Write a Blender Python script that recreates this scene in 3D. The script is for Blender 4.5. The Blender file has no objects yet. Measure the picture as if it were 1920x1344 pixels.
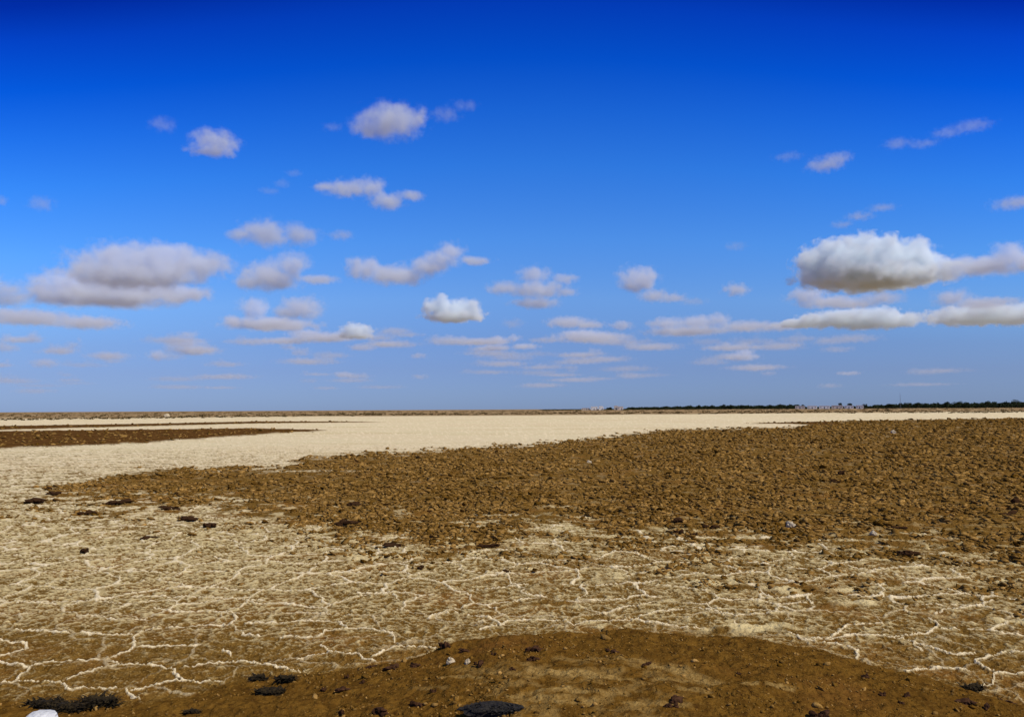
import bpy, bmesh, math, random
import numpy as np
from mathutils import Vector, Matrix, noise as mnoise

sc = bpy.context.scene
C = sc.collection
random.seed(7)

# ------------------------------------------------------------------ camera
F = 1500.0                       # focal length in pixels of a 1920 px wide frame
CAMZ = 1.75
HZ, SL = 767.5, -0.0055          # row of the horizon in the middle of the frame, its slope
pitch = math.atan((HZ - 672) / F)
cd = bpy.data.cameras.new('camera')
cam = bpy.data.objects.new('camera', cd)
C.objects.link(cam)
cd.sensor_width = 36
cd.lens = F / 1920 * 36
cd.clip_start = 0.1
cd.clip_end = 2e5
R4 = Matrix.Rotation(math.pi / 2 + pitch, 4, 'X') @ Matrix.Rotation(SL, 4, 'Z')
cam.matrix_world = Matrix.Translation((0, 0, CAMZ)) @ R4
sc.camera = cam
R3 = R4.to_3x3()
RN = np.array(R3)

# ------------------------------------------------------------------ light
SUN_EL, SUN_AZ = math.radians(49), math.radians(122)      # azimuth clockwise from +Y
w = bpy.data.worlds.new("World")
sc.world = w
w.use_nodes = True
nt = w.node_tree
bg = nt.nodes['Background']
sky = nt.nodes.new('ShaderNodeTexSky')
sky.sky_type = 'NISHITA'
sky.sun_disc = False
sky.sun_elevation = SUN_EL
sky.sun_rotation = SUN_AZ
sky.altitude = 0
sky.air_density = 1
sky.dust_density = 0.2
sky.ozone_density = 3
# a polarising filter's deeper blue, by height above the horizon
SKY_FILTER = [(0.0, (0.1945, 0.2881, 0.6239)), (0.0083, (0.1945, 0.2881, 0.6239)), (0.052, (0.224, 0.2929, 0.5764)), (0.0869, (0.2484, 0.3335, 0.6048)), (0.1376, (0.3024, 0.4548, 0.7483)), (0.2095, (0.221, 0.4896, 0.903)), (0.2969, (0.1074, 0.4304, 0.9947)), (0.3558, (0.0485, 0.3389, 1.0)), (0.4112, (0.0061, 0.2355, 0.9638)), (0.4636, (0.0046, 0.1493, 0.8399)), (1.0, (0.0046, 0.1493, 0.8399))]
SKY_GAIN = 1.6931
tcw = nt.nodes.new('ShaderNodeTexCoord')
sx = nt.nodes.new('ShaderNodeSeparateXYZ')
rmp = nt.nodes.new('ShaderNodeValToRGB')
nt.links.new(tcw.outputs['Generated'], sx.inputs[0])
sq = nt.nodes.new('ShaderNodeMath')
sq.operation = 'MULTIPLY'
nt.links.new(sx.outputs[0], sq.inputs[0])
nt.links.new(sx.outputs[0], sq.inputs[1])
sq2 = nt.nodes.new('ShaderNodeMath')               # the band of deepest blue bends down away from the north
sq2.operation = 'MULTIPLY_ADD'
nt.links.new(sq.outputs[0], sq2.inputs[0])
sq2.inputs[1].default_value = 1.0
sq2.inputs[2].default_value = 1.0
sq3 = nt.nodes.new('ShaderNodeMath')
sq3.operation = 'MULTIPLY'
nt.links.new(sx.outputs[2], sq3.inputs[0])
nt.links.new(sq2.outputs[0], sq3.inputs[1])
nt.links.new(sq3.outputs[0], rmp.inputs[0])
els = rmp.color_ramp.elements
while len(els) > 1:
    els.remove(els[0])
# overhead, out of view, the sky is greyed to make its fill light less blue
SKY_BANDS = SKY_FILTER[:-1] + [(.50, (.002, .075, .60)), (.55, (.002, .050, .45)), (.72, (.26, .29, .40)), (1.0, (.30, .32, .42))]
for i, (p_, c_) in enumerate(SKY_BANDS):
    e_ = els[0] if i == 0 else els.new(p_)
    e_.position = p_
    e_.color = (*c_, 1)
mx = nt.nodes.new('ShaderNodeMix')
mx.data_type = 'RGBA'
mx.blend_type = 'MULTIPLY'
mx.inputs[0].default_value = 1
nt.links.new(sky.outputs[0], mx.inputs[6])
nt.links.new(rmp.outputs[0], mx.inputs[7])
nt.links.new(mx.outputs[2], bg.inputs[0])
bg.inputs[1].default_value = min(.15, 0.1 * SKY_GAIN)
sl = bpy.data.lights.new('sun', 'SUN')
sl.energy = 3.6
sl.angle = math.radians(.5)
sl.color = (1, .94, .83)
so = bpy.data.objects.new('sun', sl)
C.objects.link(so)
sd = Vector((math.sin(SUN_AZ) * math.cos(SUN_EL), math.cos(SUN_AZ) * math.cos(SUN_EL), math.sin(SUN_EL)))
so.rotation_euler = sd.to_track_quat('Z', 'Y').to_euler()
sc.view_settings.view_transform = 'Standard'
sc.view_settings.look = 'None'
sc.view_settings.exposure = .16
sc.render.engine = 'CYCLES'
sc.cycles.volume_bounces = 12
sc.cycles.max_bounces = 14
sc.cycles.use_denoising = True


# ------------------------------------------------------------------ helpers
def ray(px, py):
    return (R3 @ Vector(((px - 960) / F, -(py - 672) / F, -1))).normalized()


def ground_at(px, py, z=0.0):
    d = ray(px, py)
    t = (CAMZ - z) / -d.z
    return d.x * t, d.y * t


def project(x, y, z):
    """rows and columns in a 1920 px frame of world points in front of the camera"""
    P = np.stack([x, y, z - CAMZ], -1) @ RN            # = R^T p
    dz = np.maximum(-P[..., 2], 1e-3)
    return 960 + F * P[..., 0] / dz, 672 - F * P[..., 1] / dz


def tag(o, label=None, cat=None, group=None, kind=None):
    if label: o['label'] = label
    if cat: o['category'] = cat
    if group: o['group'] = group
    if kind: o['kind'] = kind
    return o


def link(name, me, mat=None, parent=None, smooth=False):
    o = bpy.data.objects.new(name, me)
    C.objects.link(o)
    if mat: me.materials.append(mat)
    if parent: o.parent = parent
    if smooth:
        me.polygons.foreach_set('use_smooth', np.ones(len(me.polygons), bool))
    return o


def from_bm(name, bm, mat=None, parent=None, smooth=False):
    me = bpy.data.meshes.new(name)
    bm.to_mesh(me)
    bm.free()
    return link(name, me, mat, parent, smooth)


def np_mesh(name, V, faces, k):
    """mesh of faces that all have k corners"""
    me = bpy.data.meshes.new(name)
    me.vertices.add(len(V))
    me.vertices.foreach_set('co', V.astype(np.float32).ravel())
    n = len(faces)
    me.loops.add(n * k)
    me.loops.foreach_set('vertex_index', faces.astype(np.int32).ravel())
    me.polygons.add(n)
    me.polygons.foreach_set('loop_start', np.arange(0, n * k, k, dtype=np.int32))
    me.polygons.foreach_set('loop_total', np.full(n, k, np.int32))
    me.update(calc_edges=True)
    return me


def attr(me, name, a):
    at = me.attributes.new(name, 'FLOAT', 'POINT')
    at.data.foreach_set('value', a.astype(np.float32).ravel())


# ------------------------------------------------------------------ noise in numpy
def _h(i, j, s):
    with np.errstate(over='ignore'):
        h = i.astype(np.int64) * 374761393 + j.astype(np.int64) * 668265263 + s * 1442695041
        h = (h ^ (h >> 13)) * 1274126177
        h = h ^ (h >> 16)
        h = (h * 2246822519) & 0xFFFFFFFF
        h = h ^ (h >> 15)
    return (h & 0xFFFFFF) / float(0x1000000)


def vn(x, y, s=0):
    """gradient noise, about -1..1"""
    i, j = np.floor(x), np.floor(y)
    fx, fy = x - i, y - j
    u, v = fx * fx * fx * (fx * (fx * 6 - 15) + 10), fy * fy * fy * (fy * (fy * 6 - 15) + 10)

    def g(di, dj):
        a = _h(i + di, j + dj, s) * 2 * math.pi
        return np.cos(a) * (fx - di) + np.sin(a) * (fy - dj)
    a, b, c, d = g(0, 0), g(1, 0), g(0, 1), g(1, 1)
    return ((a + (b - a) * u) * (1 - v) + (c + (d - c) * u) * v) * 1.45


def fbm(x, y, sc_, n=4, s=0, rough=.5):
    a, t, f = 1.0, 0, 1.0 / sc_
    tot = 0
    for k in range(n):
        t = t + a * vn(x * f + 17.3 * k, y * f - 9.1 * k, s + k)
        tot += a
        a *= rough
        f *= 2.03
    return t / tot * 1.3


def vor(x, y, cell, s=0, jit=.9):
    """distance to the nearest cell border (in metres, roughly) and a random value per cell"""
    X, Y = x / cell, y / cell
    i, j = np.floor(X), np.floor(Y)
    f1 = np.full(X.shape, 9.0)
    f2 = np.full(X.shape, 9.0)
    idv = np.zeros(X.shape)
    for di in (-1, 0, 1):
        for dj in (-1, 0, 1):
            ii, jj = i + di, j + dj
            cx = ii + .5 + jit * (_h(ii, jj, s) - .5)
            cy = jj + .5 + jit * (_h(ii, jj, s + 77) - .5)
            d = np.hypot(X - cx, Y - cy)
            r_ = _h(ii, jj, s + 153)
            new = d < f1
            f2 = np.where(new, f1, np.minimum(f2, d))
            idv = np.where(new, r_, idv)
            f1 = np.where(new, d, f1)
    return (f2 - f1) * cell * .6, idv


def ss(a, b, x):
    t = np.clip((x - a) / (b - a), 0, 1)
    return t * t * (3 - 2 * t)


# ------------------------------------------------------------------ lie of the land, traced from the place
def poly(pts):
    xs, ys = zip(*pts)
    return lambda x: np.interp(x, xs, ys)


clod_top = poly([(-900, 985), (-300, 965), (0, 938), (60, 926), (90, 917), (150, 906), (200, 896), (250, 885), (300, 880), (480, 878),
                 (530, 880), (545, 872), (570, 860), (650, 853), (760, 847), (860, 842), (960, 835), (1060, 827), (1150, 817),
                 (1250, 805), (1400, 802), (1500, 801), (1535, 791), (1600, 788.5), (1920, 783.5), (2600, 777)])
clod_low = poly([(-900, 975), (-200, 960), (0, 946), (100, 958), (200, 968), (400, 986), (600, 1003), (700, 1030), (950, 1042), (1100, 1048),
                 (1250, 1062), (1500, 1068), (1700, 1095), (1920, 1112), (2600, 1150)])
mound_edge = poly([(-900, 1420), (-300, 1350), (0, 1326), (250, 1328), (380, 1306), (470, 1274), (600, 1262), (690, 1246), (800, 1222),
                   (850, 1196), (920, 1182), (1050, 1175), (1180, 1174), (1330, 1182), (1450, 1192), (1560, 1214), (1650, 1238),
                   (1750, 1264), (1850, 1291), (1920, 1314), (2400, 1430), (3000, 1600)])
mound_z = poly([(0, .03), (500, .05), (800, .12), (950, .2), (1400, .2), (1800, .14), (2200, .1)])
bank_edge = poly([(-900, 791), (0, 786), (240, 784.5), (480, 782), (960, 779.5), (1280, 777), (1600, 774), (1920, 772), (2800, 767)])
bandA_t = poly([(-900, 812), (0, 808.5), (240, 805.5), (480, 803), (617, 806.5)])
bandA_b = poly([(-900, 864), (0, 842), (240, 832), (480, 815), (560, 810), (617, 806.5)])
bandB_t = poly([(-900, 805), (0, 798.5), (240, 795), (480, 790), (660, 790.3), (740, 791)])
bandB_b = poly([(-900, 815), (0, 806), (240, 800), (480, 794), (660, 791.8), (740, 791)])
bandC_t = poly([(1380, 794), (1450, 792.5), (1500, 791.3), (1560, 790)])
bandC_b = poly([(1380, 794), (1450, 794.5), (1500, 795.5), (1560, 797)])

S1 = lambda L: [(a / 3.84, 1100 + b / 3.84) for a, b in L]
S2 = lambda L: [(460 + a / 3, 1100 + b / 3) for a, b in L]
S3 = lambda L: [(1100 + a * .4271, 1100 + b * .4271) for a, b in L]
CRACKS = [
    S1([(-200, 520), (0, 545), (100, 560), (210, 575), (370, 550), (540, 530), (760, 530), (860, 560), (1000, 565), (1150, 575),
        (1250, 600), (1285, 640), (1290, 680), (1230, 690), (1080, 725), (950, 748)]),
    S1([(-200, 700), (0, 690), (100, 680), (330, 685), (430, 695), (500, 740), (700, 735), (830, 738)]),
    S1([(860, 562), (720, 590), (600, 630), (480, 665)]), S1([(210, 575), (190, 620), (120, 670)]),
    S1([(760, 525), (850, 490), (960, 450), (960, 400), (990, 350), (830, 350), (700, 345), (420, 330), (250, 315), (100, 310)]),
    S1([(990, 350), (1060, 310), (1250, 300), (1420, 280), (1660, 275), (1720, 220), (1600, 190), (1450, 180), (1250, 185), (1110, 155)]),
    S1([(1660, 275), (1760, 350), (1850, 365)]), S1([(960, 440), (1200, 432), (1450, 428)]),
    S1([(-100, 380), (0, 390), (180, 410), (190, 450), (90, 480), (0, 500), (-90, 530)]),
    S1([(1340, 590), (1500, 560), (1650, 545), (1770, 548)]) + S2([(0, 430), (150, 445), (260, 475), (330, 490), (390, 490)]),
    S1([(1290, 680), (1480, 690), (1600, 690)]), S1([(1600, 450), (1660, 500)]), S1([(900, 745), (925, 780), (1010, 815)]),
    S1([(0, 100), (200, 112), (400, 128)]), S1([(560, 210), (700, 212), (820, 240), (1080, 240)]),
    S1([(960, 75), (1200, 72), (1500, 80), (1900, 105)]),
    S2([(430, 335), (480, 375), (640, 385), (720, 430)]), S2([(480, 375), (400, 385), (300, 415)]),
    S2([(0, 210), (200, 208), (380, 195), (540, 205), (575, 240), (700, 240), (830, 270), (830, 300), (870, 340), (1100, 355)]),
    S2([(870, 340), (740, 380), (720, 400)]), S2([(575, 240), (450, 250), (400, 290), (200, 290)]),
    S2([(1320, 245), (1440, 225), (1480, 200), (1600, 190), (1800, 195), (1860, 220), (1920, 205)]) + S3([(0, 158), (220, 150), (400, 180), (650, 185), (880, 195)]),
    S2([(1440, 225), (1380, 180), (1240, 165)]), S2([(640, 40), (830, 45), (870, 80)]), S2([(1030, 190), (1060, 160), (1200, 150)]),
    S3([(220, 145), (300, 115), (480, 95), (660, 130), (650, 185)]), S3([(660, 130), (830, 115), (850, 80), (1000, 70)]),
    S3([(880, 195), (950, 235), (1060, 235), (1160, 215), (1340, 225), (1430, 245), (1475, 285)]), S3([(1060, 235), (1150, 170), (1300, 165)]),
    S3([(950, 240), (1100, 255), (1180, 280), (1190, 320)]), S3([(1340, 225), (1500, 210), (1550, 170), (1500, 140), (1560, 105), (1700, 90), (1800, 60)]),
    S3([(2000, 285), (1920, 290), (1800, 300), (1705, 330), (1740, 360), (1800, 385), (1780, 430), (1740, 445)]),
    S3([(1800, 385), (1920, 385), (2050, 395)]), S3([(1400, 375), (1550, 360), (1700, 375)]),
    S3([(1550, 190), (1700, 190), (1770, 195), (1920, 220), (2050, 230)]), S3([(1770, 195), (1870, 150), (2000, 148)]),
    S3([(1430, 245), (1600, 300), (1700, 300)]), S3([(750, 30), (820, 50), (760, 60)]),
]
CR_W = [[ground_at(a, b) for a, b in L] for L in CRACKS]


STRAW = [(1000, 1268, 1070, 1276, 7, .8), (1070, 1276, 1150, 1283, 7, .8), (1040, 1243, 1130, 1240, 4, .5), (1130, 1240, 1200, 1248, 4, .6),
         (1200, 1248, 1262, 1262, 5, .7), (1255, 1262, 1290, 1276, 9, .8), (1290, 1276, 1338, 1294, 9, .8), (830, 1281, 870, 1277, 3, .7),
         (870, 1277, 905, 1281, 3, .7), (960, 1320, 1060, 1310, 4, .7), (1000, 1328, 1110, 1332, 6, .6), (1400, 1296, 1420, 1298, 3, .8),
         (1442, 1298, 1485, 1304, 3, .8), (1230, 1288, 1300, 1292, 3, .6), (1280, 1308, 1330, 1314, 4, .6), (770, 1300, 830, 1304, 4, .4),
         (1080, 1318, 1180, 1322, 3, .5), (1180, 1336, 1290, 1340, 4, .6), (860, 1262, 990, 1276, 8, .35)]


def crack_dist(x, y):
    d = np.full(x.shape, 1.0)
    xw = x + .022 * vn(x / .11, y / .11, 301)+ .008 * vn(x / .03, y / .03, 311)
    yw = y + .022 * vn(x / .11, y / .11, 302)+ .008 * vn(x / .03, y / .03, 312)
    for L in CR_W:
        for (ax, ay), (bx, by) in zip(L, L[1:]):
            m = (x > min(ax, bx) - .15) & (x < max(ax, bx) + .15) & (y > min(ay, by) - .15) & (y < max(ay, by) + .15)
            if not m.any(): continue
            X, Y = xw[m], yw[m]
            vx, vy = bx - ax, by - ay
            t = np.clip(((X - ax) * vx + (Y - ay) * vy) / (vx * vx + vy * vy + 1e-9), 0, 1)
            d[m] = np.minimum(d[m], np.hypot(X - ax - t * vx, Y - ay - t * vy))
    return d


def fields(x, y):
    """height of the ground and what covers it, for any points"""
    r = np.hypot(x, y)
    front = y > .6 * r * .3
    yy = np.where(front, y, np.maximum(np.abs(y), .35 * r))
    px, py = project(x, yy, np.zeros_like(x))
    px = np.clip(px, -900, 3000)
    far = ss(60, 400, r)
    z = fbm(x, y, 9, 2, 5) * .015 * (1 - far)
    # ---- foreground mound
    hm = mound_z(px)
    _, pym = project(x, yy, hm)
    edge = mound_edge(px) + 7 * fbm(x, y, .35, 3, 11)
    hump = ss(-26, 14, pym - edge)
    mound = ss(-22, -12, pym - edge + 6 * vn(x / .06, y / .06, 12))
    z = z + hump * (hm + .05 * ss(0, 140, pym - edge))
    z = z + mound * (fbm(x, y, .3, 4, 21) * .026 + fbm(x, y, .06, 3, 22) * .012)
    # ---- churned, cloddy ground
    wob = fbm(x, y, 1.3, 4, 31)
    big = fbm(x, y, 4.0, 3, 32)
    jag = np.clip((py - 775) * .09, .4, 7)
    up = ss(-.5, .8, (py - clod_top(px)) / jag * .6 + wob * 1.2)
    lowd = (clod_low(px) - py) / np.clip((py - 775) * .2, 4, 70)
    patch = fbm(x * .45, y, .55, 4, 33, .6)
    low = ss(-.25, .5, lowd * .55 + wob * .9 + big * .8 + patch * 1.7 - .15)
    clod = up * low
    gap = np.exp(-((py - 884) / 2.2) ** 2) * ss(470, 520, px) * ss(720, 640, px)
    clod = clod * (1 - .8 * gap)
    bC = ss(-.5, .5, py - bandC_t(px)) * ss(-.5, .5, bandC_b(px) - py) * ss(1380, 1420, px)*(px < 1570)
    bA = ss(-1.2, 1.2, py - bandA_t(px) + .8*wob) * ss(-2.2, 2.2, bandA_b(px) - py + 3.0 * wob) * ss(640, 600, px)
    bB = ss(-.7, .7, py - bandB_t(px)) * ss(-.7, .7, bandB_b(px) - py) * ss(760, 690, px)
    rough_far = np.clip(np.maximum(np.maximum(bA, bB), bC), 0, 1)
    bank = ss(.8, -.8, py - bank_edge(px))
    e1, id1 = vor(x + .05 * wob, y, .34, 41)
    z = z + clod * .022 * fbm(x, y, .07, 3, 44, .7) * ss(30, 15, r)
    z = z + clod * (.028 * fbm(x, y, .22, 4, 42, .6) + .035 * ss(0, .09, e1) * (id1 - .2)) * (1 + .5 * ss(20, 70, r)) + clod * .004
    z = z + rough_far * (.05 + .06 * fbm(x, y, .8, 3, 43))
    # ---- low bank on the far side, rising beyond its foot
    z = z + bank * (.25 + .35 * ss(200, 500, r) + .25 * fbm(x, y, 22, 3, 51) * ss(180, 260, r) * ss(4000, 900, r))
    # ---- cracked salt crust
    flat = (1 - clod) * (1 - mound) * (1 - rough_far) * (1 - bank)
    near = ss(60, 22, r)
    wx, wy = x + .14 * fbm(x, y, .6, 3, 61), y + .14 * fbm(x, y, .6, 3, 62)
    ev, idv = vor(wx, wy, .58, 63)
    ecr = crack_dist(x, y)
    traced = ss(1120, 1175, py)
    wid = (.0062 + .003 * vn(x / .3, y / .3, 64)) * (1 + np.clip(r - 5, 0, 16) * .09)
    r_v = ss(wid * 2.2, wid * .6, ev) * (1 - .6 * traced) * (.85 + .15 * ss(-.5, .35, vn(x / .7, y / .7, 65)))
    r_t = ss(wid * 1.7, wid * .5, ecr) * ss(-.95, -.35, vn(x / .35, y / .35, 66))
    ridge = np.maximum(r_v, r_t) * flat
    ex, idx = vor(wx + .03 * vn(x / .05, y / .05, 67), wy, .17, 68)
    small = ss(.014, .003, ex)
    micro = fbm(x, y * .8, .075, 3, 71, .7)
    coarse = fbm(x, y, .22, 3, 74, .6) * ss(8, 16, r)
    mid = fbm(x, y, .5, 3, 72, .55)
    cover = np.interp(py, [780, 855, 900, 960, 1050, 1130, 1180, 1230, 1300], [1.3, .95, .50, .22, .10, .03, -.10, -.32, -.5])
    cover = cover - .22 * ss(1150, 1230, py) * ss(600, 300, px) + .12 * ss(700, 1100, px) * ss(1150, 1050, py) + .25 * ss(900, 1500, px)*ss(1150, 1250, py)
    vein = np.maximum(1 - np.abs(vn(wx / .19, wy / .15, 75)) * 6, 1 - np.abs(vn(x / .085 + 3, y / .075, 76)) * 4.5)
    vein = np.clip(np.maximum(np.maximum(vein, 1 - np.abs(vn(wx / .42, wy / .36, 77)) * 11), small * ss(7, 9, r)), 0, 1)
    pits = ss(.12, .55, fbm(x * .8, y, .11, 3, 78, .6))
    base = np.interp(py, [780, 855, 900, 960, 1050, 1130, 1180, 1230, 1300], [1.18, .90, .57, .25, .11, .03, -.03, -.09, -.14])
    base = base - .12 * ss(1150, 1230, py) * ss(600, 300, px) + .06 * ss(900, 1500, px) * ss(1150, 1250, py)
    base = base - .40 * ss(-1.4, .6, lowd) * ss(-.35, .35, patch) * ss(820, 860, py)
    base = base - .30 * ss(.05, .5, mid + .25 * coarse) * ss(980, 1060, py) * ss(300, 900, px)
    pale = np.clip(base + (.75 - .25 * ss(1150, 1250, py)) * vein * ss(820, 960, py) + .50 * micro + .14 * mid + .08 * coarse - .5 * pits * ss(830, 910, py), 0, 1.1)
    cover = base
    z = z + flat * near * (.013 * ridge + .004 * small + .011 * micro + .010 * vein - .012 * pits)
    salt = np.clip(np.maximum(pale, ridge * 1.2), 0, 1) * flat
    # gaps in the churned ground show crust as well
    peek = clod * (ss(-.1, .5, fbm(x, y, .5, 3, 73) - .55 + .75 * ss(1.4, .0, lowd)) * ss(2.4, .4, lowd) + .75 * ss(-.03, .35, fbm(x * .6, y, .25, 3, 74)) * (1 - .5 * up * ss(1.5, 3, lowd)))
    salt = np.clip(salt + .75 * peek, 0, 1)
    farm = np.clip(flat, 0, 1)
    straw = np.zeros_like(z)
    for (ax, ay, bx, by, wd_, am) in STRAW:
        t_ = np.clip(((px - ax) * (bx - ax) + (pym - ay) * (by - ay) * 9) / ((bx - ax) ** 2 + 9 * (by - ay) ** 2), 0, 1)
        dd = np.hypot((px - ax - t_ * (bx - ax)) / 2.2, pym - ay - t_ * (by - ay)) + 3.5 * fbm(x, y, .12, 3, 85)
        straw = np.maximum(straw, am * ss(wd_ * 1.5, wd_ * .3, dd))
    straw = mound * straw * (.55 + .45 * ss(-.3, .3, fbm(x, y, .03, 3, 86)))
    old = mound * np.exp(-(((px - 1130) / 260) ** 2 + ((py - 1290) / 55) ** 2)) * ss(-.25, .5, fbm(x * .8, y, .10, 4, 81, .65) + .5 * fbm(x, y, .5, 2, 84))
    straw = straw + .5 * mound * ss(850, 950, px) * ss(1330, 1200, px) * ss(1300, 1325, py) * ss(-.2, .4, fbm(x, y, .12, 3, 82)) * .8
    reddish = ss(.05, .6, fbm(x, y, .9, 3, 83))
    return dict(z=z, salt=salt, ridge=ridge, clod=clod, mound=mound, bank=bank, rough=rough_far, dirt=np.interp(py, [830, 900, 1000], [0, .5, 1]) * (1 - .5 * ridge), straw=np.clip(straw, 0, 1), red=reddish,
                px=px, py=py, lowd=lowd, up=up)


def zat(x, y):
    return float(fields(np.array([x], float), np.array([y], float))['z'][0])


# ------------------------------------------------------------------ materials
def newmat(name, col=(.5, .5, .5), rough=.9):
    m = bpy.data.materials.new(name)
    m.use_nodes = True
    b = m.node_tree.nodes['Principled BSDF']
    b.inputs['Base Color'].default_value = (*col, 1)
    b.inputs['Roughness'].default_value = rough
    b.inputs['Specular IOR Level'].default_value = .0
    return m


class NT:
    def __init__(s, m):
        s.t = m.node_tree
        s.b = s.t.nodes['Principled BSDF']
        s.tc = s.t.nodes.new('ShaderNodeTexCoord')

    def link(s, a, b): s.t.links.new(a, b)

    def noise(s, scale, detail=3, rough=.55, vec=None):
        n = s.t.nodes.new('ShaderNodeTexNoise')
        n.inputs['Scale'].default_value = scale
        n.inputs['Detail'].default_value = detail
        n.inputs['Roughness'].default_value = rough
        s.link(vec or s.tc.outputs['Object'], n.inputs['Vector'])
        return n.outputs['Fac']

    def rng(s, v, a, b, c=0., d=1.):
        n = s.t.nodes.new('ShaderNodeMapRange')
        n.interpolation_type = 'SMOOTHSTEP'
        s.link(v, n.inputs[0])
        for i, k in enumerate((a, b, c, d)): n.inputs[i + 1].default_value = k
        return n.outputs[0]

    def attr(s, name):
        n = s.t.nodes.new('ShaderNodeAttribute')
        n.attribute_name = name
        return n.outputs['Fac']

    def mix(s, f, a, b, mode='MIX'):
        n = s.t.nodes.new('ShaderNodeMix')
        n.data_type = 'RGBA'
        n.blend_type = mode
        for i, v in ((0, f), (6, a), (7, b)):
            if isinstance(v, (int, float)): n.inputs[i].default_value = v
            elif isinstance(v, tuple): n.inputs[i].default_value = (*v, 1)
            else: s.link(v, n.inputs[i])
        return n.outputs[2]

    def math(s, op, a, b=0.):
        n = s.t.nodes.new('ShaderNodeMath')
        n.operation = op
        for i, v in enumerate((a, b)):
            if isinstance(v, (int, float)): n.inputs[i].default_value = v
            else: s.link(v, n.inputs[i])
        return n.outputs[0]

    def bump(s, h, dist, strength=1.):
        n = s.t.nodes.new('ShaderNodeBump')
        n.inputs['Strength'].default_value = strength
        n.inputs['Distance'].default_value = dist
        s.link(h, n.inputs['Height'])
        s.link(n.outputs[0], s.b.inputs['Normal'])


SOIL = (.185, .100, .021)
SOIL_D = (.09, .043, .007)
SOIL_L = (.34, .21, .055)
SALT = (.70, .575, .36)


def ground_material():
    m = newmat('ground_soil_and_salt')
    g = NT(m)
    n1 = g.noise(.9, 5, .6)
    n2 = g.noise(9, 4, .6)
    n3 = g.noise(70, 3, .6)
    n4 = g.noise(.06, 4, .6)
    n5 = g.noise(30, 3, .6)
    soil = g.mix(g.rng(n2, .3, .7), SOIL_D, SOIL)
    soil = g.mix(g.rng(n3, .48, .78), soil, SOIL_L)
    soil = g.mix(g.rng(n1, .45, .75, 0, .5), soil, (.24, .10, .022))
    # mound: smoother, warmer soil
    md = g.mix(g.rng(n2, .3, .75), (.092, .043, .007), (.178, .088, .014))
    md = g.mix(g.rng(n5, .52, .7, 0, .85), md, (.06, .026, .006))
    md = g.mix(g.rng(n3, .55, .8, 0, .6), md, (.30, .19, .05))
    md = g.mix(g.rng(n1, .5, .8, 0, .6), md, (.20, .085, .02))
    col = g.mix(g.attr('mound'), soil, md)
    col = g.mix(g.math('MULTIPLY', g.attr('straw'), g.rng(g.math('ADD', n3, g.math('MULTIPLY', n5, .6)), .52, .82, .2, 1.)), col, (.35, .225, .072))
    # bank beyond
    bk = g.mix(g.rng(g.noise(.12, 4, .65), .35, .6), (.16, .08, .025), (.42, .30, .16))
    bk = g.mix(g.rng(g.noise(.5, 3, .65), .5, .62, 0, .7), bk, (.10, .06, .02))
    col = g.mix(g.attr('bank'), col, bk)
    fr = g.mix(g.rng(g.noise(1.5, 3, .6), .4, .65), (.070, .030, .008), (.15, .072, .020))
    col = g.mix(g.attr('rough'), col, fr)
    # salt
    st = g.mix(g.rng(n4, .35, .65), SALT, (.70, .60, .37))
    st = g.mix(g.rng(n1, .35, .7, 0, .35), st, (.66, .50, .29))
    st = g.mix(g.rng(n3, .5, .75, 0, .45), st, (.48, .35, .14))
    mp = g.t.nodes.new('ShaderNodeMapping')
    mp.inputs['Scale'].default_value = (.35, 1.0, 1)
    g.link(g.tc.outputs['Object'], mp.inputs['Vector'])
    st = g.mix(g.rng(g.noise(.11, 5, .65, mp.outputs[0]), .48, .72, 0, .45), st, (.50, .38, .17))
    st = g.mix(g.math('MULTIPLY', g.attr('dirt'), .65), st, (.58, .45, .19))
    st = g.mix(g.attr('ridge'), st, (.77, .64, .41))
    sm = g.math('MULTIPLY_ADD', n3, .5)
    g.t.nodes[-1].inputs[2].default_value = -.25
    sf = g.math('ADD', g.attr('salt'), sm)
    col = g.mix(g.rng(sf, .05, .95), col, st)
    g.link(col, g.b.inputs['Base Color'])
    g.b.inputs['Roughness'].default_value = .95
    h = g.math('ADD', g.math('MULTIPLY', n3, .5), n5)
    g.bump(h, .018, 1.)
    return m


# ------------------------------------------------------------------ the ground sheet
def build_ground():
    th_f = np.radians(np.arange(-44, 44.001, .075))
    th_s = np.radians(np.concatenate([np.arange(-180, -80, 3.0), np.arange(-80, -44, .4), [-44 - 1e-9]]))
    th = np.concatenate([th_s[:-1], th_f, np.radians(np.concatenate([np.arange(44.4, 80, .4), np.arange(80, 180.1, 2.5)]))])
    th[-1] = math.pi
    fy = 800 * CAMZ
    r = np.concatenate([[.25], np.arange(.6, 3.4, .35), fy / np.arange(400, 30, -.5),
                        fy / (30 / 1.04 ** np.arange(0, 192))])
    T, Rr = np.meshgrid(th, r)
    x, y = Rr * np.sin(T), Rr * np.cos(T)
    f = fields(x.ravel(), y.ravel())
    z = f['z']
    V = np.stack([x.ravel(), y.ravel(), z], -1)
    nr, nc = x.shape
    a = (np.arange(nr - 1)[:, None] * nc + np.arange(nc - 1)[None]).ravel()
    Q = np.stack([a, a + 1, a + nc + 1, a + nc], -1)[:, ::-1]
    me = np_mesh('ground', V, Q, 4)
    for k in ('salt', 'ridge', 'mound', 'bank', 'rough', 'straw', 'dirt'):
        attr(me, k, f[k])
    o = link('ground', me, ground_material(), smooth=True)
    tag(o, kind='structure')
    return o


build_ground()


# ------------------------------------------------------------------ loose clods of the churned ground
def ico(sub):
    bm = bmesh.new()
    bmesh.ops.create_icosphere(bm, subdivisions=sub, radius=1)
    v = np.array([p.co[:] for p in bm.verts])
    f = np.array([[p.index for p in q.verts] for q in bm.faces])
    bm.free()
    return v, f


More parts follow.
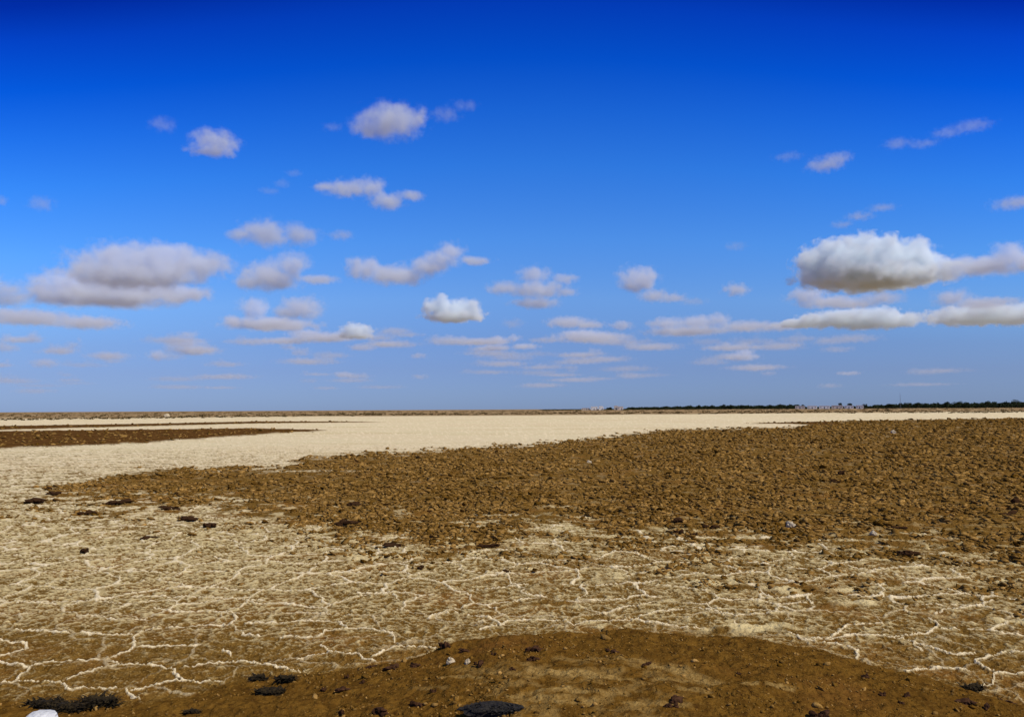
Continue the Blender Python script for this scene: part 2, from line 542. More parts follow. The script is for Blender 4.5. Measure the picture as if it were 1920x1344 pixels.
def lumps(pos, size, rng, sub, flat=.6, jit=.28):
    v0, f0 = ico(sub)
    n, k = len(pos), len(v0)
    low = rng.normal(0, 1, (n, 3, 3)) * .35
    v = v0[None] * (1 + jit * rng.uniform(-1, 1, (n, k, 1)))
    v = v * (1 + np.tanh(np.einsum('kj,nij->nki', v0, low)) * .45)
    ang = rng.uniform(0, 6.283, n)
    c, s = np.cos(ang)[:, None], np.sin(ang)[:, None]
    asp = rng.uniform(.6, 1.3, (n, 2))
    X, Y, Z = v[..., 0] * asp[:, :1], v[..., 1] * asp[:, 1:], v[..., 2] * flat
    tilt = np.clip(rng.normal(0, .4, (n, 1)), -.7, .7)
    Z = Z + X * tilt
    v = np.stack([X * c - Y * s, X * s + Y * c, Z], -1) * size[:, None, None] + pos[:, None]
    f = f0[None] + (np.arange(n) * k)[:, None, None]
    return v.reshape(-1, 3), f.reshape(-1, 3), np.repeat(rng.uniform(0, 1, n), k)


def clod_material():
    m = newmat('clod_soil')
    g = NT(m)
    t = g.attr('tint')
    col = g.mix(t, (.045, .020, .002), (.46, .268, .082))
    col = g.mix(g.rng(g.noise(28, 3, .6), .35, .7), col, (.165, .082, .011))
    g.link(col, g.b.inputs['Base Color'])
    g.b.inputs['Roughness'].default_value = .95
    g.bump(g.noise(60, 3, .6), .01, .8)
    return m


CLOD_MAT = clod_material()
CLOD_MAT_D = newmat('dark_clod_soil', (.045, .022, .010), .95)


def build_clods():
    rng = np.random.default_rng(3)
    N = 820000
    th = np.radians(rng.uniform(-56, 56, N))
    u = rng.uniform(0, 1, N)
    # between 8 m and 150 m, more of them per metre nearer by
    r = (8.0 ** -.6 + u * (150.0 ** -.6 - 8.0 ** -.6)) ** (-1 / .6)
    x, y = r * np.sin(th), r * np.cos(th)
    f = fields(x, y)
    w_ = f['clod'] * (.3 + .7 * ss(-.2, 2.2, f['lowd'])) + .03 * ss(1.6, 0, np.abs(f['lowd'])) * f['up']
    # a few stragglers beyond the lower edge
    w_ = w_ * (.12 + 1.1 * ss(-.35, .35, fbm(x, y, 1.1, 4, 91) + .5 * fbm(x, y, 4.5, 2, 94)))
    w_ = np.maximum(w_, .8 * f['rough'] * (rng.uniform(0, 1, N) < .18))
    keep = rng.uniform(0, 1, N) < w_ * .55
    x, y, r, z = x[keep], y[keep], r[keep], f['z'][keep]
    size = .018 * (r / 10) ** .66 * np.minimum(rng.lognormal(0, .72, len(x)), 3.4) * .85
    pos = np.stack([x, y, z + size * .12], -1)
    nearm = r < 20
    v1, f1, t1 = lumps(pos[nearm], size[nearm], rng, 1, .34, .42)
    v2, f2, t2 = lumps(pos[~nearm], size[~nearm], rng, 0, .38, .4)
    V = np.concatenate([v1, v2])
    Fc = np.concatenate([f1, f2 + len(v1)])
    me = np_mesh('soil_clods', V, Fc, 3)
    tint = np.concatenate([t1, t2])
    patchy = fbm(V[:, 0], V[:, 1], 2.2, 3, 92) * .28 + fbm(V[:, 0], V[:, 1], .5, 2, 93) * .2
    attr(me, 'tint', np.clip(tint * .85 + patchy + .07 - .22 * ss(55, 100, V[:, 1]), 0, 1))
    o = link('soil_clods', me, CLOD_MAT)
    tag(o, 'countless brown clods covering the churned strip of ground', 'clods', kind='stuff')


build_clods()
# ------------------------------------------------------------------ single lumps, stones and weeds one can point at
def plain_mat(name, a, b, scale=40, rough=.95, dist=.006):
    m = newmat(name)
    g = NT(m)
    g.link(g.mix(g.rng(g.noise(scale, 4, .65), .3, .7), a, b), g.b.inputs['Base Color'])
    g.b.inputs['Roughness'].default_value = rough
    g.b.inputs['Specular IOR Level'].default_value = .08
    g.bump(g.noise(scale * 1.7, 3, .6), dist)
    return m


M_WHITE = plain_mat('white_stone', (.40, .31, .18), (.60, .50, .34))
M_BLUEW = plain_mat('pale_grey_stone', (.50, .50, .50), (.68, .68, .66))
M_DARK = plain_mat('dark_soil', (.022, .009, .004), (.085, .038, .016))
M_WEED = plain_mat('dead_weed', (.007, .006, .004), (.045, .030, .012), 60)
M_WEEDB = plain_mat('burnt_mat', (.010, .010, .012), (.04, .034, .026), 60)


def rock(name, px, py, wpx, hpx, mat, seed, label, cat, group=None, z0=None, depth=.8, jag=.3, sub=3, broken=False):
    """one lump; its width and height in metres follow from how large it looks from where it lies"""
    x, y = ground_at(px, py, 0)
    for _ in range(6):                                  # walk it on to the raised ground
        z = zat(x, y)
        x, y = ground_at(px, py, z)
    d = math.hypot(x, y)
    wd, ht = wpx / F * d, hpx / F * d
    bm = bmesh.new()
    if broken:
        rb = random.Random(seed)
        for k in range(6):
            q = Matrix.Translation((rb.uniform(-.7, .7), rb.uniform(-.6, .6), rb.uniform(-.3, .25))) @ Matrix.Diagonal((rb.uniform(.25, .55), rb.uniform(.25, .5), rb.uniform(.3, .7), 1))
            bmesh.ops.create_icosphere(bm, subdivisions=2, radius=1, matrix=q)
    else:
        bmesh.ops.create_icosphere(bm, subdivisions=sub, radius=1)
    of = Vector((seed * 3.7, seed * 1.3, 0))
    for v in bm.verts:
        n = mnoise.noise(v.co * 1.1 + of) * .9 * jag * 1.6 + mnoise.noise(v.co * 3 + of) * jag + mnoise.noise(v.co * 7 + of) * jag * .4
        v.co *= 1 + n
        v.co.x *= wd / 2
        v.co.y *= wd / 2 * depth
        v.co.z *= ht * .72
    o = from_bm(name, bm, mat)
    o.location = (x, y, zat(x, y) + ht * .25)
    o.rotation_euler.z = 0
    return tag(o, label, cat, group)


def weed(px, py, wpx, hpx, n, seed, label, mat, flat=False):
    """a matted heap of dead stalks and leaves on a low core of soil"""
    x, y = ground_at(px, py, 0)
    for _ in range(6):
        z = zat(x, y)
        x, y = ground_at(px, py, z)
    d = math.hypot(x, y)
    wd, ht = wpx / F * d, hpx / F * d
    rr = random.Random(seed)
    root = bpy.data.objects.new('weed_clump', None)
    root.location = (x, y, zat(x, y))
    C.objects.link(root)
    tag(root, label, 'weed')
    bm = bmesh.new()
    bmesh.ops.create_icosphere(bm, subdivisions=3, radius=1)
    of = Vector((seed, seed * 2.1, 0))
    for v in bm.verts:
        v.co *= 1 + mnoise.noise(v.co * 1.6 + of) * .55 + mnoise.noise(v.co * 5 + of) * .25
        v.co = Vector((v.co.x * wd * .44, v.co.y * wd * .2, v.co.z * ht * .45))
    from_bm('matted_core', bm, mat, root)
    bm = bmesh.new()
    for k in range(n):
        a = rr.uniform(0, 6.283)
        q = math.sqrt(rr.random())
        b = Vector((math.cos(a) * q * wd * .46, math.sin(a) * q * wd * .22, ht * rr.uniform(0, .25)))
        ln = rr.uniform(.2, .8) * ht * (.6 if flat else .85)
        a2 = rr.uniform(0, 6.283)
        lean = rr.uniform(.5, 1.6)
        dr = Vector((math.cos(a2) * lean * (1.5 if flat else 1), math.sin(a2) * lean, rr.uniform(.2, .9)))
        side = Vector((-dr.y, dr.x, 0)).normalized() * rr.uniform(.003, .009)
        m_ = b + dr * ln * .5
        t_ = b + dr * ln + Vector((0, 0, -.3 * ln))
        vs = [bm.verts.new(p) for p in (b - side, b + side, m_ + side * .8, m_ - side * .8, t_)]
        bm.faces.new(vs[:4])
        bm.faces.new((vs[3], vs[2], vs[4]))
    from_bm('stalks', bm, mat, root)
    return root


weed(86, 1326, 66, 26, 420, 1, 'dark dead weed at the left end of the row along the bottom edge', M_WEED)
weed(128, 1330, 62, 22, 420, 2, 'low dark dead weed in the middle of the row by the bottom edge', M_WEED)
weed(182, 1324, 68, 34, 520, 3, 'tall dark dead weed at the right end of the row by the bottom edge', M_WEED)
weed(924, 1330, 112, 20, 700, 4, 'wide flattened black weed mat in the bottom middle of the mound', M_WEEDB, True)
weed(484, 1276, 34, 20, 200, 5, 'slanting dark tuft on the left of the pair beside the mound', M_WEED)
weed(535, 1278, 36, 24, 260, 6, 'dark tuft on the right of the pair beside the mound', M_WEED)
weed(508, 1298, 58, 18, 240, 7, 'ragged brown-black tuft just below the pair beside the mound', M_WEED)
weed(360, 1336, 30, 12, 120, 8, 'small dark tuft between the weed row and the mat', M_WEED)
weed(1824, 1294, 42, 20, 220, 9, 'spiky dark tuft on the right shoulder of the mound', M_WEED)
rock('stone', 76, 1353, 46, 18, M_BLUEW, 21, 'smooth pale grey-white stone cut by the bottom left edge', 'stone', depth=.9, jag=.12)
rock('stone', 845, 1242, 14, 9, M_WHITE, 22, 'left of two small white stones on the mound slope', 'stone')
rock('stone', 877, 1243, 10, 9, M_WHITE, 23, 'right of two small white stones on the mound slope', 'stone')
rock('stone', 1482, 990, 16, 11, M_WHITE, 24, 'white stone at the front of the churned brown field', 'stone')
rock('stone', 1637, 1001, 12, 8, M_WHITE, 25, 'small white stone right of the other in the brown field', 'stone')
rock('stone', 1675, 812, 9, 6, M_WHITE, 26, 'tiny white stone far back in the brown field', 'stone')
rock('stone', 1105, 868, 8, 5, M_WHITE, 27, 'tiny pale stone in the middle of the brown field', 'stone')
LUMPS = [
    (833, 1222, 20, 12, 'dark lump on the left crest of the mound'), (870, 1219, 22, 9, 'flat dark lump right of the one on the left crest'),
    (897, 1246, 22, 12, 'dark lump beside the two small white stones'), (702, 1252, 26, 12, 'dark lump at the left foot of the mound by a crack'),
    (738, 1251, 34, 12, 'wide dark lump second along the left foot of the mound'), (780, 1249, 24, 12, 'dark lump third along the left foot of the mound'),
    (650, 1268, 11, 8, 'small dark lump alone left of the mound foot'), (680, 1279, 11, 8, 'small dark lump below the lone one by the mound foot'),
    (607, 1292, 16, 8, 'dark lump right of the ragged brown-black tuft'), (643, 1292, 26, 8, 'long dark lump near the ragged tuft'),
    (1002, 1217, 34, 12, 'widest dark lump on the middle crest of the mound'), (1000, 1236, 20, 9, 'dark lump under the widest one on the crest'),
    (925, 1226, 11, 7, 'tiny dark lump between the crest lumps'), (960, 1252, 12, 8, 'tiny dark lump right of the white stones'),
    (782, 1322, 24, 13, 'dark lump left of the flattened weed mat'), (718, 1333, 34, 12, 'dark lump low between weed tuft and mat'),
    (813, 1294, 12, 7, 'small dark lump above the flattened weed mat'), (640, 1338, 12, 14, 'small upright dark lump on the bottom edge'),
    (1149, 1188, 12, 5, 'tiny dark lump nearest the mound crest right of its middle'), (1146, 1221, 28, 7, 'flat dark lump on the plain brown part of the mound'),
    (1212, 1245, 16, 7, 'dark lump near the right end of the pale straw'), (1264, 1310, 32, 11, 'dark lump at the lower right of the straw patch'),
    (1259, 1323, 22, 10, 'dark lump directly under the one by the straw patch'), (1535, 1342, 34, 14, 'dark lump cut by the bottom edge right of centre'),
    (1624, 1269, 16, 8, 'dark lump on the right slope of the mound'), (1750, 1281, 20, 7, 'flat dark lump left of the spiky tuft'),
    (1812, 1313, 30, 9, 'flat dark lump under the spiky tuft'), (1888, 1319, 28, 10, 'dark lump at the right edge of the mound'),
    (1850, 1328, 16, 10, 'dark lump between two others near the right bottom'), (1700, 1302, 14, 7, 'small dark lump on the lower right slope'),
    (1690, 1316, 12, 6, 'smallest dark lump on the lower right slope'), (1655, 1298, 14, 7, 'dark lump left of the small pair on the right slope'),
    (1385, 1262, 12, 6, 'tiny dark lump on the bare middle slope'),
    (1577, 888, 14, 9, 'dark clod high in the right of the brown field'), (1568, 902, 12, 7, 'dark clod under the high one in the brown field'),
    (1270, 975, 30, 9, 'long dark clod in the front left of the brown field'), (1330, 987, 32, 7, 'long flat dark clod right of its longer neighbour'),
    (1190, 951, 20, 6, 'flat dark clod left of the long pair'), (1272, 998, 16, 8, 'dark clod below the long pair on its left'),
    (1302, 1002, 16, 7, 'dark clod below the long pair on its right'), (1908, 942, 22, 9, 'dark clod touching the right edge in the brown field'),
    (1890, 966, 34, 8, 'wide dark clod near the right edge of the field'), (1686, 990, 30, 8, 'dark clod by the small white stone'),
    (1705, 1041, 36, 11, 'dark clod at the front edge of the field on the right'), (92, 917, 10, 9, 'dark clod at the far left tip of the brown field'),
    (100, 926, 26, 8, 'dark clod just below the far left tip'), (68, 941, 40, 9, 'wide dark clod on the left end of the field'),
    (163, 962, 26, 7, 'dark clod on pale crust below the left tip'), (218, 944, 34, 9, 'dark clod cluster left of the widest patch'),
    (318, 952, 36, 8, 'dark clod on pale crust under the left field'), (355, 974, 40, 9, 'dark clod in a brown patch left of centre'),
    (395, 985, 26, 9, 'dark clod right of the brown patch'), (660, 947, 36, 10, 'dark clod at the front of the field left of centre'),
    (650, 984, 40, 11, 'dark clod on a reddish patch left of centre'), (275, 1007, 36, 7, 'flat dark clod alone on the pale crust'),
    (788, 1066, 18, 10, 'dark clod alone on pale crust in the centre'), (950, 1070, 16, 10, 'dark clod alone on pale crust right of the other'),
    (160, 1036, 18, 10, 'small dark clod alone on the left crust'), (740, 1022, 40, 8, 'long dark clod on the front fringe of the field'),
    (910, 1023, 40, 7, 'flat dark clod at the right end of the front fringe'),
]
for i, (a, b, c_, d_, lb) in enumerate(LUMPS):
    nm = 'soil_lump' if 'lump' in lb else 'soil_clod'
    rock(nm, a, b + 2, c_, d_, M_DARK if nm == 'soil_lump' else CLOD_MAT_D, 40 + i, lb, 'clod', depth=.8, jag=.42, broken=True,
         group='dark lumps on the mound' if nm == 'soil_lump' else 'dark clods of the brown field')


def build_crumbs():
    """small crumbs of soil strewn over the mound"""
    rng = np.random.default_rng(9)
    N = 60000
    x, y = rng.uniform(-4.5, 5.5, N), rng.uniform(3.2, 6.6, N)
    f = fields(x, y)
    dens = ss(-.25, .6, fbm(x, y, .45, 3, 95))
    keep = (f['mound'] > .8) & (rng.uniform(0, 1, N) < .05 + .45 * dens)
    x, y, z = x[keep], y[keep], f['z'][keep]
    size = .005 * rng.lognormal(0, .55, len(x))
    v, fc, t = lumps(np.stack([x, y, z + size * .2], -1), size, rng, 1, .6, .35)
    me = np_mesh('soil_crumbs', v, fc, 3)
    attr(me, 'tint', t)
    o = link('soil_crumbs', me, CLOD_MAT)
    tag(o, 'tiny crumbs of brown soil strewn over the mound', 'crumbs', kind='stuff')


build_crumbs()


# ------------------------------------------------------------------ the far shore: scrub, trees, houses, mast
M_SCRUB = plain_mat('scrub_leaf', (.06, .042, .012), (.13, .085, .028), 3, dist=.02)
M_TREE = plain_mat('tree_leaf', (.012, .020, .010), (.045, .060, .024), 2, dist=.02)
M_BARK = plain_mat('bark', (.06, .04, .025), (.12, .09, .06), 6)
M_WALL = plain_mat('whitewash', (.80, .76, .66), (.86, .82, .74), 1, .8)
M_WALLP = plain_mat('pink_wash', (.62, .52, .42), (.72, .62, .50), 1, .8)
M_ROOF = plain_mat('roof_felt', (.30, .26, .25), (.42, .38, .36), 1, .8)
M_GLASSD = plain_mat('dark_window', (.02, .025, .03), (.04, .045, .05), 1, .3)
M_DOOR = plain_mat('door_paint', (.08, .10, .13), (.12, .14, .18), 2, .6)
M_STEEL = plain_mat('mast_steel', (.12, .13, .15), (.20, .21, .24), 2, .5)


def spot(px, d):
    """a point at distance d in the direction of column px"""
    e = ray(px, 767)
    k = d / math.hypot(e.x, e.y)
    return e.x * k, e.y * k


def leaf_cloud(rng, cen, rad, n, leaf):
    """n small leaf quads spread unevenly through blobs; returns verts, faces"""
    k = rng.integers(0, len(cen), n)
    u = rng.normal(0, 1, (n, 3))
    u /= np.linalg.norm(u, axis=1)[:, None]
    q = rng.uniform(.35, 1.0, n) ** .6
    p = cen[k] + u * rad[k] * q[:, None]
    a = rng.normal(0, 1, (n, 3))
    a /= np.linalg.norm(a, axis=1)[:, None]
    b = np.cross(a, rng.normal(0, 1, (n, 3)))
    b /= np.linalg.norm(b, axis=1)[:, None]
    h = leaf * rng.uniform(.6, 1.4, (n, 1))
    v = np.stack([p - a * h, p - b * h, p + a * h, p + b * h], 1)
    return v.reshape(-1, 3), np.arange(4 * n).reshape(-1, 4)


def build_scrub():
    rng = np.random.default_rng(12)
    Vs = []
    cen, rad = [], []
    # along the foot of the far bank, thicker than on top of it
    for px in np.arange(-500, 2400, 3.2):
        if rng.uniform() < .80:
            yb = float(bank_edge(px)) - rng.uniform(0, 1.2) - .3
            hz = HZ + SL * (px - 960)
            d = CAMZ * F / max(yb - hz, 3) * rng.uniform(.98, 1.05)
            x, y = spot(px, d)
            s = rng.lognormal(-1.1, .45) * (d / 230) ** .5
            cen.append((x, y, s * .4)); rad.append((s * 1.6, s * 1.2, s * .6))
    for k in range(1500):
        px = rng.uniform(-500, 2400)
        d = 260 * (900 / 260) ** rng.uniform(0, 1)
        x, y = spot(px, d)
        s = rng.lognormal(-1.0, .4) * (d / 260) ** .3
        cen.append((x, y, s * .35 )); rad.append((s * 2.4, s * 1.5, s * .5))
    cen, rad = np.array(cen), np.array(rad)
    cen[:, 2] += fields(cen[:, 0], cen[:, 1])['z']
    V, Fc = leaf_cloud(rng, cen, rad, 60000, .12)
    o = link('scrub', np_mesh('scrub', V, Fc, 4), M_SCRUB)
    tag(o, 'low brown scrub along the foot of the far bank', 'scrub', kind='stuff')


build_scrub()


def build_wood():
    """the dark belt of trees on the horizon, right of centre"""
    rng = np.random.default_rng(14)
    cen, rad = [], []
    prof = lambda p: float(np.interp(p, [1010, 1020, 1100, 1112, 1130, 1140, 1168, 1180, 1300, 1500, 1510, 1625, 1640, 1720, 1920, 2500],
                                     [0, 1.2, 1.2, .6, .6, 2, 0, 4.0, 5.8, 6.4, 3.2, 3.4, 5.8, 7.4, 8.6, 9.5]))
    for px in np.arange(1010, 2500, 1.5):
        h = prof(px) * .8 * (.9 + .25 * float(vn(np.array([px / 11.]), np.array([0.]), 7)[0]))
        if h <= .3: continue
        for q in range(2):
            d = rng.uniform(930, 1010)
            x, y = spot(px + rng.uniform(-1, 1), d)
            hh = h * rng.uniform(.7, 1.05) * d / 960
            cen.append((x, y, hh * .52)); rad.append((1.7, 1.7, hh * .52))
    V, Fc = leaf_cloud(rng, np.array(cen), np.array(rad), 110000, .5)
    V[:, 2] += .55
    o = link('distant_wood', np_mesh('distant_wood', V, Fc, 4), M_TREE)
    tag(o, 'long dark belt of trees on the right horizon', 'wood', kind='stuff')


build_wood()


def tree(px, d, h, wd, seed, label):
    rng = np.random.default_rng(seed)
    x, y = spot(px, d)
    z = zat(x, y) - .05
    root = bpy.data.objects.new('tree', None)
    root.location = (x, y, z)
    C.objects.link(root)
    tag(root, label, 'tree', 'trees standing out of the distant belt')
    bm = bmesh.new()
    for (dx, dy, h0, h1, r0) in [(0, 0, 0, .62, .16)] + [(rng.uniform(-.3, .3), rng.uniform(-.3, .3), .35, .8, .07) for _ in range(4)]:
        a, b = Vector((0, 0, h0 * h)), Vector((dx * wd, dy * wd, h1 * h))
        m = Matrix.Translation((a + b) / 2) @ (b - a).to_track_quat('Z', 'Y').to_matrix().to_4x4()
        bmesh.ops.create_cone(bm, segments=7, radius1=r0, radius2=r0 * .5, depth=(b - a).length, matrix=m, cap_ends=True)
    from_bm('trunk', bm, M_BARK, root)
    k = 9
    cen = np.stack([rng.uniform(-.32, .32, k) * wd, rng.uniform(-.32, .32, k) * wd, rng.uniform(.45, .85, k) * h], -1)
    rad = np.stack([rng.uniform(.16, .28, k) * wd] * 2 + [rng.uniform(.12, .22, k) * h], -1)
    V, Fc = leaf_cloud(rng, cen, rad, 900, .22)
    link('crown', np_mesh('crown', V, Fc, 4), M_TREE, root)


TR = [(1311, 6.2, 5, 'rounded tree rising a little above the belt, nearest the two white houses'), (1357, 7.2, 6, 'tallest rounded tree in the left half of the dark belt'),
      (1392, 6.2, 5, 'broad tree right of the tallest in the left half of the belt'), (1463, 6.6, 8, 'wide tree at the right end of the left half of the belt'),
      (1505, 6.0, 4, 'thin tree at the left end of the pale row of buildings'), (1576, 8.0, 4, 'dark tree behind the middle of the pale row of buildings'),
      (1594, 7.6, 5, 'dark tree behind the right part of the pale row of buildings'), (1622, 6.6, 5, 'dark tree at the right end of the pale row'),
      (1670, 6.6, 7, 'low tree just left of the mast'), (1703, 7.8, 8, 'tree just right of the mast'),
      (1722, 8.4, 9, 'broad tree second to the right of the mast'), (1795, 9.0, 10, 'broad tree in the thick right part of the belt'),
      (1850, 9.0, 10, 'broad tree halfway between mast and the right edge'), (1908, 10.2, 12, 'tallest tree of the belt at the right edge'),
      (1142, 3.8, 6, 'low dark tree right of the two white houses')]
for i, (px, h, wd, lb) in enumerate(TR):
    tree(px, 915 + (i * 7) % 12, h * .8, wd, 60 + i, lb)


def house(px, d, w_, h, dep, mat, label, wins, group, parapet=.25, door=True):
    x, y = spot(px, d)
    root = bpy.data.objects.new('house', None)
    root.location = (x, y, zat(x, y) - .05)
    root.rotation_euler.z = -math.atan2(x, y)
    C.objects.link(root)
    tag(root, label, 'house', group)

    def box(name, cx, cy, cz, sx_, sy_, sz, m, par):
        bm = bmesh.new()
        bmesh.ops.create_cube(bm, size=1, matrix=Matrix.Translation((cx, cy, cz)) @ Matrix.Diagonal((sx_, sy_, sz, 1)))
        bmesh.ops.bevel(bm, geom=bm.edges[:], offset=.03, segments=1, affect='EDGES')
        return from_bm(name, bm, m, par)
    wl = box('wall', 0, 0, h / 2, w_, dep, h, mat, root)
    box('roof', 0, 0, h + .06, w_ + .25, dep + .25, .12, M_ROOF, root)
    box('parapet', 0, -dep / 2 + .1, h + .12 + parapet / 2, w_, .2, parapet, mat, root)
    n = wins + (1 if door else 0)
    for k in range(n):
        cx = (k + .5) / n * w_ - w_ / 2
        if door and k == n // 2:
            box('door', cx, -dep / 2 - .03, 1.05, 1.0, .1, 2.1, M_DOOR, root)
        else:
            wf = box('window', cx, -dep / 2 - .03, h * .55, 1.1, .1, 1.0, mat, root)
            box('pane', cx, -dep / 2 - .075, h * .55, .95, .05, .85, M_GLASSD, wf)


GH, GR = 'white houses on the horizon', 'pale row of buildings on the right horizon'
house(1114, 900, 7.5, 3.6, 6, M_WALL, 'wider white house of the two left of the tree belt', 2, GH)
house(1127, 898, 5, 4.0, 5, M_WALL, 'taller narrow white house right of the wider one', 1, GH)
house(1098, 905, 9, 2.2, 5, M_WALLP, 'low dull house left of the two white ones', 3, GH, .1)
house(1163, 900, 6.5, 3.6, 6, M_WALLP, 'pinkish house in the gap between the white houses and the belt', 1, GH)
house(1155, 904, 4.0, 4.4, 5, M_WALLP, 'narrow dark pinkish house in the gap left of its neighbour', 1, GH)
for px, w_, h, mt, lb in [(1500, 12, 3.4, M_WALLP, 'dull building at the left end of the pale row'), (1523, 12, 3.6, M_WALL, 'second building from the left in the pale row'),
                          (1546, 13, 3.5, M_WALL, 'third building from the left in the pale row, plain white'), (1570, 14, 4.0, M_WALLP, 'pinkish building in the middle of the pale row'),
                          (1592, 11, 3.6, M_WALL, 'building second from the right in the pale row'), (1612, 9, 3.8, M_WALL, 'building at the right end of the pale row')]:
    house(px, 905, w_ * .8, h * .85, 7, mt, lb, 2, GR)


def mast():
    x, y = spot(1688.5, 900)
    root = bpy.data.objects.new('mast', None)
    root.location = (x, y, zat(x, y) - .05)
    C.objects.link(root)
    tag(root, 'thin tall grey mast rising above the trees on the right', 'mast')
    H = 14.0
    bm = bmesh.new()

    def bar(a, b, r):
        a, b = Vector(a), Vector(b)
        m = Matrix.Translation((a + b) / 2) @ (b - a).to_track_quat('Z', 'Y').to_matrix().to_4x4()
        bmesh.ops.create_cone(bm, segments=6, radius1=r, radius2=r, depth=(b - a).length, matrix=m, cap_ends=True)
    legs = [(math.cos(a), math.sin(a)) for a in (math.pi / 2, math.pi * 7 / 6, math.pi * 11 / 6)]
    R0, R1 = .55, .16
    for c in legs: bar((c[0] * R0, c[1] * R0, 0), (c[0] * R1, c[1] * R1, H), .05)
    for k in range(14):
        r0, r1 = R0 + (R1 - R0) * k / 14, R0 + (R1 - R0) * (k + 1) / 14
        for i in range(3):
            a, b = legs[i], legs[(i + 1) % 3]
            bar((a[0] * r0, a[1] * r0, k), (b[0] * r1, b[1] * r1, k + 1), .025)
    from_bm('lattice', bm, M_STEEL, root)
    bm = bmesh.new()
    bar((0, 0, H - .3), (0, 0, H + 2.2), .05)
    from_bm('antenna', bm, M_STEEL, root)


mast()


def salt_heap():
    x, y = spot(313, 232)
    bm = bmesh.new()
    bmesh.ops.create_icosphere(bm, subdivisions=3, radius=1)
    for v in bm.verts:
        n = mnoise.noise(v.co * 1.8) * .22 + mnoise.noise(v.co * 5) * .08
        v.co *= 1 + n
        v.co = Vector((v.co.x * .85, v.co.y * .7, max(v.co.z, -.2) * .75))
    o = from_bm('salt_heap', bm, M_WHITE, smooth=True)
    o.location = (x, y, zat(x, y) + .25)
    tag(o, 'small white heap on the far brown bank at the left', 'heap')


salt_heap()




